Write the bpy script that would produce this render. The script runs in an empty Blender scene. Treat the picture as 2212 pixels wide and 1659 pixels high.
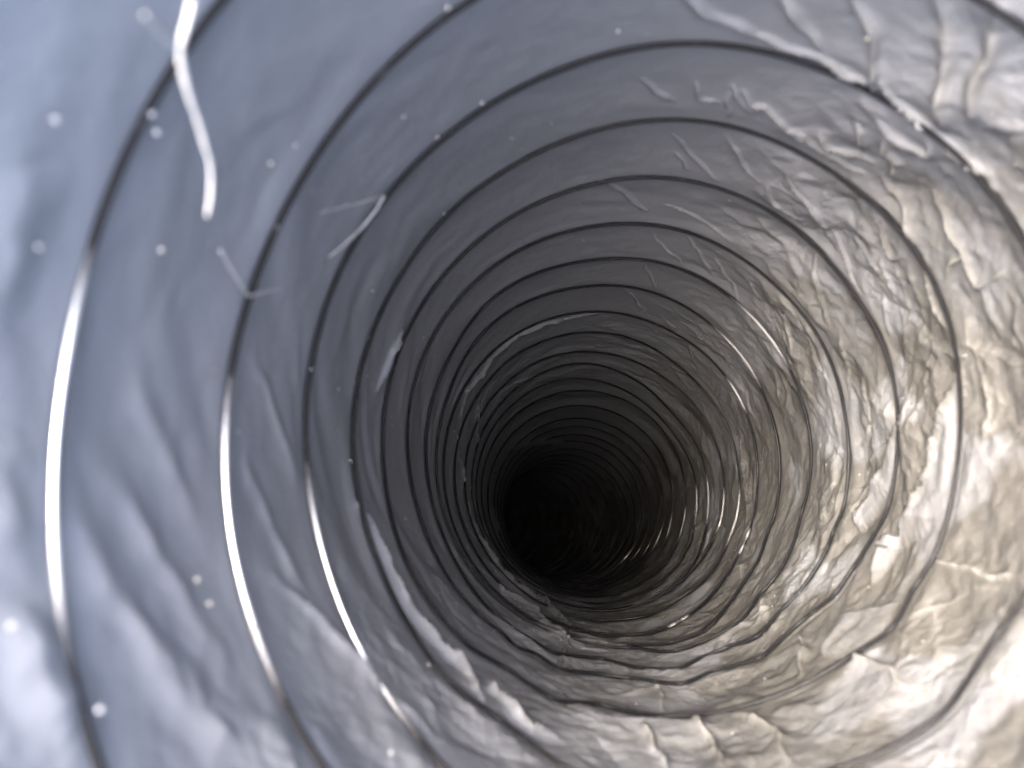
import bpy, math, json, random
import numpy as np
from mathutils import Vector, Matrix
sc = bpy.context.scene
col = sc.collection
R = 0.05                                   # inner radius of the duct in metres

# ------------------------------------------------------------------ frame, camera, sky, sun
UP = np.array([-0.10, -0.16, -0.98]); UP /= np.linalg.norm(UP)      # gravity's opposite, seen from the lens
XW = np.array([1.0, 0, 0]); XW = XW - UP * (XW @ UP); XW /= np.linalg.norm(XW)
YW = np.cross(UP, XW)
BASIS = np.stack([XW, YW, UP])             # rows: world axes in lens axes (x right, y down, z forward)
ORIGIN = np.array([0, 0, 1.2])
def world(p): return np.asarray(p) @ BASIS.T * R + ORIGIN

cd = bpy.data.cameras.new('camera'); cam = bpy.data.objects.new('camera', cd); col.objects.link(cam)
rot = np.stack([BASIS @ np.array([1.0, 0, 0]), BASIS @ np.array([0, -1.0, 0]), BASIS @ np.array([0, 0, -1.0])], 1)
cam.matrix_world = Matrix.Translation(ORIGIN.tolist()) @ Matrix(rot.tolist()).to_4x4()
cd.sensor_width = 36; cd.lens = 36 * 1661 / 2212
cd.clip_start = 0.002; cd.clip_end = 100
cd.dof.use_dof = True; cd.dof.focus_distance = 0.27; cd.dof.aperture_fstop = cd.lens / 1.25
cd.dof.aperture_blades = 0
sc.camera = cam

SUN = np.array([-0.44, -0.24, -0.865]); SUN /= np.linalg.norm(SUN)
sw = BASIS @ SUN
ld = bpy.data.lights.new('sun', 'SUN'); sun = bpy.data.objects.new('sun', ld); col.objects.link(sun)
ld.energy = 0.5; ld.angle = math.radians(22); ld.color = (1.0, 0.995, 0.985)
sun.rotation_euler = Vector(sw.tolist()).to_track_quat('Z', 'Y').to_euler()
sun.location = (0, 0, 4)
w = bpy.data.worlds.new('World'); sc.world = w; w.use_nodes = True
nt = w.node_tree; nt.nodes.clear()
sky = nt.nodes.new('ShaderNodeTexSky'); sky.sky_type = 'NISHITA'; sky.sun_disc = False; sky.air_density = 1.0; sky.dust_density = 7.0; sky.ozone_density = 0.2
sky.sun_elevation = math.asin(sw[2]); sky.sun_rotation = math.atan2(sw[0], sw[1])
bg = nt.nodes.new('ShaderNodeBackground'); bg.inputs['Strength'].default_value = 0.15
wo = nt.nodes.new('ShaderNodeOutputWorld')
nt.links.new(sky.outputs[0], bg.inputs[0]); nt.links.new(bg.outputs[0], wo.inputs[0])
sc.view_settings.view_transform = 'Standard'; sc.view_settings.look = 'None'
sc.view_settings.exposure = 4.95; sc.view_settings.gamma = 1.0; sc.view_settings.use_curve_mapping = False
sc.cycles.max_bounces = 10; sc.cycles.diffuse_bounces = 6; sc.cycles.glossy_bounces = 6

# ------------------------------------------------------------------ measured shape of the duct, in radii
# WIRE: (turns round the duct clockwise from the top, distance along it); RIDGES, FLAPS: (angle, distance along)
WIRE=[[-1.7346,-0.0645],[-1.5346,0.0295],[-1.3346,0.1235],[-1.1346,0.2175],[-0.9346,0.3115],[-0.7346,0.4055],[-0.5346,0.4995],[-0.3346,0.5935],[-0.3235,0.5934],[-0.3009,0.6133],[-0.2788,0.6264],[-0.262,0.6407],[-0.2447,0.6522],[-0.2245,0.6683],[-0.2027,0.6681],[-0.18,0.6748],[-0.1558,0.6841],[-0.1357,0.6911],[0.6308,1.0742],[0.6502,1.0924],[0.6722,1.1146],[0.6958,1.1262],[0.719,1.1439],[0.7425,1.1623],[0.7632,1.173],[0.7829,1.1871],[0.8052,1.2043],[0.8359,1.2094],[0.8649,1.2041],[0.8913,1.1912],[0.9214,1.1752],[1.5984,1.4514],[1.6169,1.5008],[1.6484,1.5542],[1.6783,1.6066],[1.7079,1.6443],[1.7396,1.6549],[1.7655,1.6586],[1.7942,1.6652],[1.8223,1.6643],[1.856,1.6743],[1.8876,1.6912],[1.9132,1.6797],[1.9487,1.6798],[1.9791,1.657],[2.0042,1.6556],[2.0291,1.6621],[2.0571,1.6845],[2.0861,1.6914],[2.1019,1.6999],[2.1168,1.7122],[2.1457,1.6954],[2.1588,1.7143],[2.1737,1.7311],[2.3297,1.7793],[2.3442,1.8041],[2.3624,1.7877],[2.3831,1.7475],[2.3969,1.7518],[2.4159,1.7642],[2.4293,1.7848],[2.5525,1.8218],[2.5721,1.9265],[2.5849,1.9652],[2.6018,1.9501],[2.6162,1.9617],[2.6257,1.9698],[2.651,2.0569],[2.6813,2.1223],[2.7085,2.132],[2.7325,2.1223],[2.7543,2.1512],[2.7791,2.1663],[2.8049,2.1733],[2.8284,2.2124],[2.8764,2.166],[2.9018,2.1885],[2.9338,2.1648],[2.9674,2.1362],[3.0009,2.108],[3.0341,2.1056],[3.0641,2.1201],[3.0939,2.1388],[3.1209,2.1514],[3.1507,2.1491],[3.1781,2.1679],[3.1982,2.1885],[3.2147,2.2247],[3.2338,2.2525],[3.253,2.2761],[3.2771,2.2953],[3.3018,2.291],[3.325,2.2971],[3.3393,2.3237],[3.3656,2.2783],[3.3862,2.3608],[3.4004,2.3857],[3.4275,2.4214],[3.453,2.4556],[3.4896,2.4795],[3.5313,2.5863],[3.554,2.4432],[3.5882,2.552],[3.6117,2.4531],[3.6387,2.4786],[3.6579,2.4713],[3.6811,2.5048],[3.7093,2.5691],[3.7377,2.6048],[3.766,2.5995],[3.7955,2.6],[3.8244,2.6145],[3.8606,2.6239],[3.8937,2.6076],[3.9185,2.5997],[3.9475,2.5922],[3.9773,2.5706],[4.0001,2.5498],[4.0286,2.5523],[4.0611,2.5616],[4.0967,2.5859],[4.132,2.6301],[4.1644,2.6506],[4.1935,2.6564],[4.22,2.6737],[4.2479,2.7232],[4.2734,2.7468],[4.3,2.7604],[4.3199,2.8427],[4.3389,2.8873],[4.3601,2.8921],[4.3712,2.9538],[4.3866,2.9905],[4.4045,2.9851],[4.4207,2.9044],[4.4341,2.9903],[4.4515,3.0459],[4.4738,2.9243],[4.4979,3.1167],[4.5256,3.1475],[4.5536,3.009],[4.5705,3.1538],[4.5839,3.0274],[4.5981,3.1669],[4.6066,3.1156],[4.6153,3.138],[4.647,3.1173],[4.6758,3.1897],[4.7108,3.1827],[4.7493,3.1116],[4.788,3.0412],[4.8129,3.018],[4.8489,3.0131],[4.8775,2.9982],[4.9088,3.0012],[4.941,3.0157],[4.9758,3.0287],[5.0059,3.026],[5.043,3.0369],[5.0894,3.09],[5.1196,3.1284],[5.1444,3.136],[5.167,3.1363],[5.1957,3.1778],[5.2215,3.2104],[5.2472,3.2293],[5.2694,3.2316],[5.2952,3.2182],[5.3124,3.2796],[5.3245,3.2613],[5.3491,3.2724],[5.3686,3.2827],[5.3859,3.2954],[5.4087,3.2025],[5.4252,3.3148],[5.447,3.331],[5.4693,3.2251],[5.4957,3.3527],[5.5171,3.5356],[5.5412,3.456],[5.5546,3.3346],[5.5782,3.4333],[5.6223,3.4724],[5.6558,3.6048],[5.7004,3.6825],[5.7598,3.59],[5.8046,3.5525],[5.8449,3.5191],[5.877,3.4015],[5.9227,3.4359],[5.9524,3.4837],[5.9786,3.5094],[6.0026,3.5147],[6.0289,3.5048],[6.0547,3.5369],[6.0982,3.594],[6.1334,3.6497],[6.1647,3.6758],[6.1914,3.7139],[6.2244,3.7301],[6.2614,3.7416],[6.2752,3.7717],[6.2984,3.8296],[6.3241,3.7663],[6.3572,3.7317],[6.3784,3.7593],[6.3965,3.6249],[6.4076,3.5985],[6.4376,3.6144],[6.4653,3.6196],[6.4885,3.8629],[6.807,3.9618],[6.8357,3.8558],[6.868,3.8017],[6.9048,3.8355],[6.9437,3.9198],[6.9937,3.9865],[7.0258,4.0133],[7.0695,4.0967],[7.1048,4.1715],[7.1331,4.2274],[7.1524,4.2234],[7.1774,4.2818],[7.2026,4.3283],[7.2254,4.3265],[7.2559,4.3397],[7.272,4.3391],[7.2984,4.3088],[7.3198,4.3527],[7.345,4.2475],[7.3731,4.1857],[7.4007,4.0286],[7.4322,3.8446],[7.4602,3.8397],[7.4873,3.9443],[7.8773,4.3436],[7.9252,4.4201],[7.9565,4.4896],[7.9987,4.537],[8.0463,4.6463],[8.0867,4.6992],[8.123,4.7202],[8.1585,4.7565],[8.1838,4.777],[8.2127,4.8073],[8.2465,4.8446],[8.2676,4.8532],[8.2996,4.8055],[8.3233,4.7902],[8.3483,4.7514],[8.3874,4.6176],[8.4244,4.4118],[8.4501,4.2958],[8.4826,4.2798],[8.8529,4.8635],[8.8756,4.839],[8.9079,4.8982],[8.9493,4.9813],[8.9748,5.0147],[9.0309,5.1073],[9.0604,5.2048],[9.0969,5.3125],[9.1372,5.3518],[9.1721,5.3399],[9.2114,5.3417],[9.2477,5.3392],[9.2622,5.323],[9.2954,5.2867],[9.327,5.2638],[9.3643,5.1726],[9.3941,5.1038],[9.4219,5.0853],[9.459,5.0267],[9.8853,5.4457],[9.9339,5.499],[9.9638,5.5501],[9.9815,5.5709],[10.0199,5.6808],[10.057,5.7428],[10.0907,5.8217],[10.1231,5.8073],[10.1587,5.8382],[10.1942,5.8355],[10.2309,5.8062],[10.2561,5.8253],[10.3029,5.7532],[10.3251,5.792],[10.3491,5.7866],[10.401,5.7756],[10.4275,5.777],[10.94,5.9358],[10.9847,5.9901],[11.0168,6.0966],[11.0598,6.3135],[11.0993,6.4554],[11.1388,6.6304],[11.1844,6.459],[11.2205,6.445],[11.253,6.4042],[11.2893,6.3342],[11.3313,6.1435],[11.3581,5.9462],[11.4057,5.9559],[11.9444,6.4889],[11.9791,6.5595],[12.0156,6.7077],[12.0618,6.8742],[12.0966,6.9694],[12.1419,7.0856],[12.1825,7.0437],[12.2195,6.9407],[12.2523,6.8877],[12.2792,6.8873],[12.3221,6.6625],[12.3514,6.554],[12.4003,6.4325],[13.2238,7.4668],[13.2653,7.4832],[13.3116,7.391],[13.362,7.1877],[14.2336,8.2734],[14.2756,8.3325],[14.3359,8.2021],[15.2151,8.999],[15.2489,8.9613],[15.299,8.8763],[15.549,9.2123],[15.799,9.2656],[16.049,9.41],[16.299,9.4086],[16.549,9.7264],[16.799,9.8944],[17.049,10.0939],[17.299,10.2199],[17.549,10.4474],[17.799,10.5834],[18.049,10.6831],[18.299,11.056],[18.549,11.2307],[18.799,11.4802],[19.049,11.5058],[19.299,11.6399],[19.549,11.8023],[19.799,11.8872],[20.049,12.2898],[20.299,12.2772],[20.549,12.4447],[20.799,12.7078],[21.049,13.0351],[21.299,13.0977],[21.549,13.1592],[21.799,13.3622],[22.049,13.6576],[22.299,13.7619],[22.549,13.8822],[22.799,14.1056],[23.049,14.3684],[23.299,14.6542],[23.549,14.5394],[23.799,14.77],[24.049,14.929],[24.299,14.9586],[24.549,15.2682],[24.799,15.4342],[25.049,15.8025],[25.299,15.8645],[25.549,15.9053],[25.799,16.2845],[26.049,16.3693],[26.299,16.4195],[26.549,16.6976],[26.799,16.8734],[27.049,17.0227],[27.299,17.279],[27.549,17.249],[27.799,17.6022],[28.049,17.8925],[28.299,18.0531],[28.549,18.2511],[28.799,18.4271],[29.049,18.6352],[29.299,18.5757],[29.549,18.9275],[29.799,18.8589],[30.049,19.1471],[30.299,19.204],[30.549,19.6457],[30.799,19.8464],[31.049,19.8836],[31.299,20.2361],[31.549,20.1906],[31.799,20.4399],[32.049,20.6151],[32.299,20.6806],[32.549,20.9908],[32.799,21.3009],[33.049,21.2091],[33.299,21.5573],[33.549,21.6374],[33.799,21.9856],[34.049,22.0449],[34.299,22.2372],[34.549,22.4092],[34.799,22.5488],[35.049,22.5757],[35.299,23.0016],[35.549,22.928]]
RIDGES=[[[[0.2109,1.6274],[0.2866,1.6461],[0.3618,1.6546],[0.4557,1.674],[0.5315,1.6706]],0.022,0.014],[[[0.525,1.6262],[0.6334,1.6872],[0.7312,1.7073],[0.8196,1.7125],[0.901,1.6987],[0.952,1.7165]],0.024,0.016],[[[0.0005,1.4674],[0.0683,1.5329],[0.1323,1.5818],[0.1881,1.6311]],0.022,0.018],[[[0.22,1.464],[0.2757,1.5154],[0.3187,1.5701],[0.3478,1.6211]],0.022,0.018],[[[0.3762,1.397],[0.4252,1.4627],[0.4636,1.4963],[0.4886,1.5835],[0.5387,1.6814]],0.028,0.022],[[[0.5153,1.3154],[0.5997,1.4251],[0.6647,1.5246],[0.7275,1.6657]],0.035,0.045],[[[0.6369,1.2529],[0.6733,1.3717],[0.7656,1.5586]],0.028,0.04],[[[6.2092,1.8893],[6.2643,1.9527],[6.3221,2.014]],0.014,0.011],[[[0.0828,1.9138],[0.124,1.9882],[0.1771,2.0052]],0.014,0.011],[[[0.1872,1.9051],[0.2593,2.0012],[0.2833,2.026]],0.016,0.012],[[[0.1942,1.9366],[0.2376,2.0712]],0.012,0.012],[[[0.225,1.9036],[0.277,1.9816],[0.3056,1.9606],[0.3503,1.9992],[0.4064,2.0301],[0.4661,2.0304],[0.4899,2.0605]],0.018,0.014],[[[0.3987,2.0612],[0.4981,2.0651],[0.5972,2.0866],[0.6823,2.085]],0.01,0.012],[[[0.5548,1.8716],[0.5832,1.8844],[0.6066,1.9441],[0.6242,1.9573]],0.02,0.014],[[[0.5076,2.0102],[0.5646,2.0439],[0.6294,2.0173],[0.6794,2.0135]],0.018,0.013],[[[0.5896,1.7977],[0.6571,1.8285],[0.7275,1.8234],[0.7662,1.8258],[0.7411,1.7658]],0.018,0.016],[[[0.6543,1.8823],[0.6995,1.918],[0.7527,1.9537]],0.022,0.018],[[[0.6726,1.9048],[0.7318,1.9745],[0.7646,2.0175]],0.02,0.016],[[[0.737,2.0533],[0.8158,2.0753],[0.8796,2.1239],[0.9521,2.1501]],0.02,0.02],[[[0.0691,2.2394],[0.1724,2.3827],[0.2842,2.5183]],0.014,0.009],[[[0.107,2.3838],[0.1468,2.4337],[0.1822,2.5001]],0.012,0.009],[[[0.2478,2.2049],[0.3481,2.3408],[0.436,2.4273]],0.012,0.018],[[[0.459,2.4143],[0.5196,2.5035]],0.014,0.01],[[[0.5103,2.301],[0.6186,2.3719],[0.7061,2.4461],[0.8119,2.5334],[0.9023,2.6109],[1.0275,2.6344]],0.016,0.011],[[[0.4845,2.4907],[0.5842,2.5347],[0.6643,2.5547]],0.01,0.011],[[[0.7859,2.2168],[0.8767,2.2792],[0.9584,2.318],[0.9663,2.2761]],0.016,0.015],[[[0.9439,2.378],[1.0763,2.4519]],0.016,0.012],[[[0.8626,1.9679],[0.9557,1.9952],[1.041,1.9984],[1.1709,2.02],[1.1487,1.8988]],0.02,0.018],[[[1.041,1.9984],[1.0972,2.1364]],0.018,0.018],[[[0.1498,2.8455],[0.2322,2.8716],[0.3499,2.9455],[0.4702,3.0229]],0.012,0.01],[[[0.1406,3.1946],[0.3181,3.4848]],0.012,0.008],[[[0.3023,3.1318],[0.4177,3.3516],[0.4731,3.4899]],0.01,0.014],[[[0.1347,3.6009],[0.2599,3.9971]],0.012,0.008],[[[0.0879,4.0852],[0.2885,4.6267]],0.012,0.008],[[[0.451,3.269],[0.5941,3.502],[0.666,3.6164]],0.01,0.01],[[[0.3704,4.5389],[0.5782,4.7787],[0.7244,5.0903]],0.01,0.01],[[[0.6283,3.2816],[0.7521,3.4159]],0.01,0.01],[[[0.7745,2.7439],[0.9206,2.9063],[1.0388,3.0015]],0.014,0.012],[[[1.0988,2.9558],[1.199,3.0048],[1.3246,3.1421]],0.014,0.014],[[[1.0543,2.5176],[1.1857,2.619]],0.012,0.012],[[[1.013,2.1708],[1.1342,2.239],[1.2329,2.2489]],0.016,0.016],[[[0.8138,3.1825],[1.0132,3.2666],[1.1754,3.327],[1.3205,3.3011]],0.012,0.01],[[[0.8704,3.7599],[1.101,3.8195],[1.2435,3.7852]],0.01,0.009],[[[1.3171,2.9447],[1.4738,2.9704],[1.5792,3.1014]],0.014,0.012],[[[1.3457,2.1443],[1.4665,2.1164],[1.637,2.1646]],0.014,0.02],[[[6.1408,2.5706],[6.241,2.7465],[6.3689,2.9153]],0.015,0.012],[[[4.4441,2.1248],[4.384,2.2152],[4.2679,2.2378],[4.1536,2.2036],[4.0883,2.1754],[3.9723,2.1959],[3.8536,2.1822],[3.7873,2.121],[3.7387,2.0216]],0.045,0.03],[[[3.7385,2.2435],[3.6758,2.1414],[3.6213,2.0751],[3.557,2.0369],[3.4835,2.0741]],0.04,0.022],[[[5.1173,2.5681],[5.0389,2.5198],[4.9657,2.5252],[4.8711,2.4948]],0.03,0.018],[[[6.2337,4.6045],[6.0173,4.617],[5.7902,4.4927],[5.578,4.4317],[5.4502,4.4731],[5.3409,4.5732],[5.1942,4.4694],[5.0753,4.6352],[4.9956,4.7514]],0.035,0.04],[[[4.539,5.4689],[4.2899,5.4508],[4.0569,5.4689],[3.8495,5.3083],[3.6186,5.4446],[3.4741,4.9187],[3.377,4.4252]],0.05,0.05],[[[4.1879,9.006],[4.6479,8.1563],[4.9039,8.1936],[5.1552,7.8463]],0.05,0.1],[[[4.9427,4.5949],[4.759,5.2414],[4.539,5.4689]],0.025,0.05],[[[5.4688,4.894],[5.2777,4.9552],[5.1093,5.4821],[4.978,6.2448]],0.02,0.04],[[[5.1512,5.2811],[5.3217,5.5222],[5.5765,5.7332],[5.8863,6.0977]],0.015,0.03],[[[5.4069,8.678],[5.6774,9.6946],[6.0287,10.5912],[6.3966,11.1153]],0.05,0.15],[[[3.4861,3.0842],[3.4513,3.3627],[3.4228,3.7861]],0.012,0.02],[[[3.497,2.7403],[3.4606,2.6795],[3.4654,2.4915]],0.012,0.016],[[[3.2491,2.8237],[3.0701,2.9728],[3.0801,2.6282]],0.012,0.02],[[[3.0128,2.4193],[2.987,2.2054],[2.9932,2.0083]],0.022,0.022],[[[3.1875,2.3788],[3.1663,2.1424],[3.1412,1.9947]],0.022,0.022],[[[2.8545,2.4171],[2.7932,2.1518],[2.8191,1.9469]],0.022,0.03],[[[2.4321,2.9008],[2.5059,2.7498],[2.6067,2.5284]],0.03,0.025],[[[2.029,2.3244],[2.0219,2.0681],[2.0188,1.8398]],0.018,0.03],[[[2.4436,2.4132],[2.4175,2.1789],[2.4151,1.9795]],0.02,0.025],[[[4.339,1.3146],[4.2232,1.4303],[4.0893,1.5042],[3.9369,1.536],[3.7803,1.5908]],0.02,0.06],[[[4.6311,0.7782],[4.5281,0.8533],[4.3792,0.9322],[4.218,0.9932]],0.014,0.09],[[[4.7948,0.8482],[4.6682,0.9438],[4.5074,1.0523]],0.012,0.09],[[[4.5613,0.6819],[4.3988,0.7513],[4.2279,0.8415],[4.0951,0.9121]],0.016,0.1],[[[4.2939,0.7883],[4.1925,0.8448],[4.0692,0.8855]],0.016,0.1],[[[4.8472,1.3267],[4.7188,1.469],[4.5756,1.5833]],0.009,0.045],[[[4.6105,1.2947],[4.4398,1.389],[4.2822,1.4362]],0.012,0.06],[[[4.7087,0.5759],[4.6075,0.5575],[4.5061,0.5615]],0.018,0.12],[[[4.4448,0.5332],[4.3403,0.5518],[4.2302,0.5744]],0.03,0.1],[[[5.0752,0.5133],[4.9627,0.5272],[4.8415,0.5297]],0.02,0.15]]
FLAPS=[["blade",[[1.3463,2.178],[1.4151,2.2823],[1.5972,2.44],[1.7636,2.522],[1.8897,2.6841],[2.0193,2.7589]],[[1.3529,2.2175],[1.4852,2.2424],[1.6352,2.2685],[1.7879,2.2969],[1.9029,2.3769],[2.0072,2.5883]],0.972,0.998],["tri",[[1.4327,2.6278],[1.6574,2.8787],[1.7488,3.0018],[1.8648,3.1267]],[[1.4549,2.6745],[1.6479,2.7158],[1.7903,2.7569],[1.9656,3.0596]],0.976,0.998],["tongue",[[2.0191,2.7383],[2.1126,2.73],[2.1844,2.6842]],[[2.0117,2.6002],[2.0849,2.6259],[2.1828,2.687]],0.978,0.998],["facet",[[2.3391,2.7345],[2.4024,2.685],[2.488,2.5955]],[[2.1801,2.3861],[2.2513,2.363],[2.4476,2.3469]],0.984,0.998],["corner",[[3.8445,4.4265],[3.6389,4.463],[3.4987,4.1849],[3.4101,3.8163]],[[4.0355,4.7374],[3.7795,4.2324],[3.6069,3.9273],[3.4438,3.8265]],0.925,0.97],["strip",[[1.4042,3.1517],[1.5532,3.1563],[1.6997,3.163],[1.869,3.1647]],[[1.4035,3.1395],[1.5544,3.1457],[1.6987,3.1577],[1.8702,3.1636]],0.975,0.985]]
FIBRES=[[[[-0.4129,-0.4963,0.9939],[-0.4247,-0.4686,1.0049],[-0.438,-0.4389,1.0104],[-0.4437,-0.4042,1.0498],[-0.4464,-0.365,1.1033],[-0.4496,-0.3247,1.1488],[-0.4565,-0.2876,1.1666],[-0.4638,-0.2544,1.169]],[[-0.4441,-0.445,1.0245],[-0.4396,-0.4387,0.9659],[-0.4334,-0.4353,0.9067]]],[[[-0.3365,-0.4956,2.0249],[-0.3607,-0.4595,2.0379],[-0.397,-0.4073,2.0227],[-0.4304,-0.3594,1.9801],[-0.4593,-0.3173,1.9267]],[[-0.3365,-0.4956,2.0249],[-0.3876,-0.4493,1.916],[-0.4441,-0.3964,1.7817]]],[[[-0.5717,-0.2627,1.5072],[-0.5694,-0.2269,1.5736],[-0.5653,-0.1883,1.6502]],[[-0.5653,-0.1883,1.6502],[-0.5506,-0.2029,1.7062],[-0.5336,-0.2193,1.7726]]]]
SPECKS=[[[-0.5787,-0.4098,1.2548],1.25,"w"],[[-0.5745,-0.4309,1.2266],1.2,"w"],[[-0.6229,-0.2379,1.365],1.2,"c"],[[-0.4867,-0.4451,1.5516],0.9,"c"],[[-0.4475,-0.4929,1.5881],0.9,"g"],[[-0.1328,-0.7809,1.5983],1.0,"c"],[[-0.079,-0.7484,2.0496],0.9,"w"],[[-0.1997,-0.6606,2.0607],0.75,"c"],[[-0.2239,-0.565,2.5468],0.8,"w"],[[0.2676,-0.8861,1.9328],0.9,"w"],[[0.1233,-0.8082,2.3823],0.6,"g"],[[-0.0014,-0.7553,2.3603],0.6,"c"],[[-0.6105,0.0706,1.641],0.95,"c"],[[-0.5407,-0.0405,2.0694],0.8,"g"],[[-0.6158,-0.0283,1.5908],0.95,"t"],[[-0.5103,0.2435,2.4288],0.7,"w"],[[-0.472,-0.151,2.5208],0.6,"g"],[[-0.5074,-0.0022,2.4715],0.6,"g"],[[-0.5939,0.369,1.4508],1.1,"c"],[[-0.5741,0.4172,1.4603],1.1,"c"],[[-0.6093,0.4811,1.1358],1.3,"w"],[[-0.6886,0.3331,1.059],1.4,"c"],[[-0.513,-0.3432,1.6839],0.8,"g"],[[-0.4336,-0.2902,2.3925],0.6,"g"],[[-0.5243,0.493,1.5524],1.0,"c"],[[-0.2605,-0.643,1.8495],0.7,"g"],[[0.833,-0.8086,1.8016],0.9,"y"],[[-0.6428,-0.3713,1.0828],1.5,"g"],[[-0.6923,-0.1997,1.1262],1.2,"g"],[[-0.2651,0.8081,1.6874],1.0,"w"],[[1.3021,0.7415,2.8089],0.55,"y"],[[1.2683,0.8313,3.0051],0.5,"w"],[[-0.241,0.8061,2.2113],0.7,"w"],[[-0.0751,1.027,3.1976],0.5,"w"],[[-0.1783,0.8925,2.7946],0.5,"g"]]
AXIS=[[0.0978,0.0106,0.35],[0.1563,0.0197,0.5756],[0.2135,0.0293,0.8016],[0.2679,0.0397,1.028],[0.3179,0.0511,1.2553],[0.3619,0.0633,1.4836],[0.3985,0.0762,1.7131],[0.4276,0.0896,1.9435],[0.45,0.1045,2.1746],[0.4675,0.1229,2.406],[0.4819,0.1468,2.637],[0.4945,0.1769,2.8675],[0.5063,0.2123,3.0974],[0.5178,0.2508,3.3271],[0.5296,0.2902,3.5567],[0.542,0.3292,3.7863],[0.5554,0.3673,4.0161],[0.5697,0.4053,4.2458],[0.5846,0.4439,4.4754],[0.5995,0.4842,4.7046],[0.6138,0.5265,4.9336],[0.6267,0.5709,5.1622],[0.6383,0.6172,5.3905],[0.6486,0.6646,5.6187],[0.6581,0.7124,5.8468],[0.6673,0.7602,6.075],[0.6762,0.8078,6.3032],[0.6851,0.8551,6.5315],[0.694,0.9022,6.7598],[0.703,0.9494,6.9881],[0.7122,0.997,7.2164],[0.7219,1.045,7.4445],[0.732,1.0937,7.6724],[0.7426,1.143,7.9002],[0.7536,1.1927,8.1279],[0.7647,1.2427,8.3555],[0.7758,1.2928,8.5831],[0.7868,1.3431,8.8107],[0.7976,1.3935,9.0382],[0.8083,1.444,9.2658],[0.8188,1.4947,9.4933],[0.8292,1.5454,9.7207],[0.8396,1.5962,9.9482],[0.8497,1.647,10.1757],[0.8594,1.6978,10.4032],[0.8679,1.7485,10.6307],[0.8746,1.7992,10.8583],[0.8786,1.8499,11.0859],[0.8799,1.9004,11.3136],[0.879,1.9509,11.5413],[0.8769,2.0013,11.7691],[0.8741,2.0517,11.9969],[0.8707,2.102,12.2246],[0.8665,2.1523,12.4524],[0.8605,2.2023,12.6801],[0.8514,2.2519,12.9077],[0.8386,2.301,13.1352],[0.8221,2.3497,13.3627],[0.8028,2.398,13.59],[0.7818,2.4461,13.8173],[0.7601,2.494,14.0446],[0.7377,2.5419,14.2718],[0.7142,2.5897,14.4989],[0.6884,2.6371,14.7257],[0.659,2.684,14.9521],[0.6253,2.7303,15.1781],[0.5876,2.776,15.4035],[0.5471,2.8214,15.6287],[0.5051,2.8665,15.8537],[0.4622,2.9115,16.0785],[0.4186,2.9565,16.3032],[0.3737,3.0013,16.5276],[0.3259,3.0458,16.7514],[0.2741,3.0899,16.9743],[0.2174,3.1334,17.196],[0.1562,3.1765,17.4168],[0.0921,3.2192,17.6369],[0.0264,3.2618,17.8566],[-0.0402,3.3043,18.0761],[-0.1075,3.3467,18.2954],[-0.1762,3.3889,18.5142],[-0.2479,3.4306,18.732],[-0.3242,3.4717,18.9482],[-0.4061,3.512,19.1624],[-0.4931,3.5515,19.3749],[-0.5838,3.5905,19.5861],[-0.6765,3.6291,19.7966],[-0.7702,3.6677,20.0067],[-0.8646,3.7062,20.2165],[-0.9606,3.7444,20.4253],[-1.0604,3.7823,20.632],[-1.1668,3.8195,20.8348],[-1.2825,3.8557,21.0322],[-1.408,3.8908,21.2238],[-1.5415,3.9251,21.4109],[-1.68,3.9589,21.595],[-1.8209,3.9924,21.7777],[-1.9627,4.0258,21.9599],[-2.1047,4.0591,22.142],[-2.2468,4.0925,22.324]]


# ------------------------------------------------------------------ duct axis and frames
AX = np.array(AXIS)
S = np.concatenate([[0], np.cumsum(np.linalg.norm(np.diff(AX, axis=0), axis=1))])
T = np.gradient(AX, S, axis=0); T /= np.linalg.norm(T, axis=1)[:, None]
E1 = np.array([1.0, 0, 0]) - T * T[:, :1]; E1 /= np.linalg.norm(E1, axis=1)[:, None]
E2 = np.cross(T, E1)
def ip(s, A): return np.stack([np.interp(s, S, A[:, i]) for i in range(3)], -1)
def duct_point(th, s, r):
    th = np.asarray(th, float); s = np.asarray(s, float); r = np.asarray(r, float)
    c = ip(s, AX)
    return c + r[..., None] * (np.sin(th)[..., None] * ip(s, E1) - np.cos(th)[..., None] * ip(s, E2))
WT = np.array(WIRE)
TWO = 2 * math.pi
def wire_s(turn): return np.interp(turn, WT[:, 0], WT[:, 1])
# round the measured corners a little, keep the kinks of the crushed lower side
_tg = np.arange(WT[0, 0], WT[-1, 0], 0.002); _sg = np.interp(_tg, WT[:, 0], WT[:, 1])
def _smooth(a, n):
    k = np.exp(-0.5 * (np.arange(-3 * n, 3 * n + 1) / n) ** 2); k /= k.sum()
    return np.convolve(np.pad(a, 3 * n, mode='reflect', reflect_type='odd'), k, 'valid')
_fine = _smooth(_sg, 2); _soft = _smooth(_sg, 9)
_fr = _tg % 1.0
_kink = np.clip((_fr - 0.26) / 0.06, 0, 1) * np.clip((0.66 - _fr) / 0.05, 0, 1)
_mix = _fine * _kink + _soft * (1 - _kink)
def wire_s(turn): return np.interp(turn, _tg, _mix)

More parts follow.
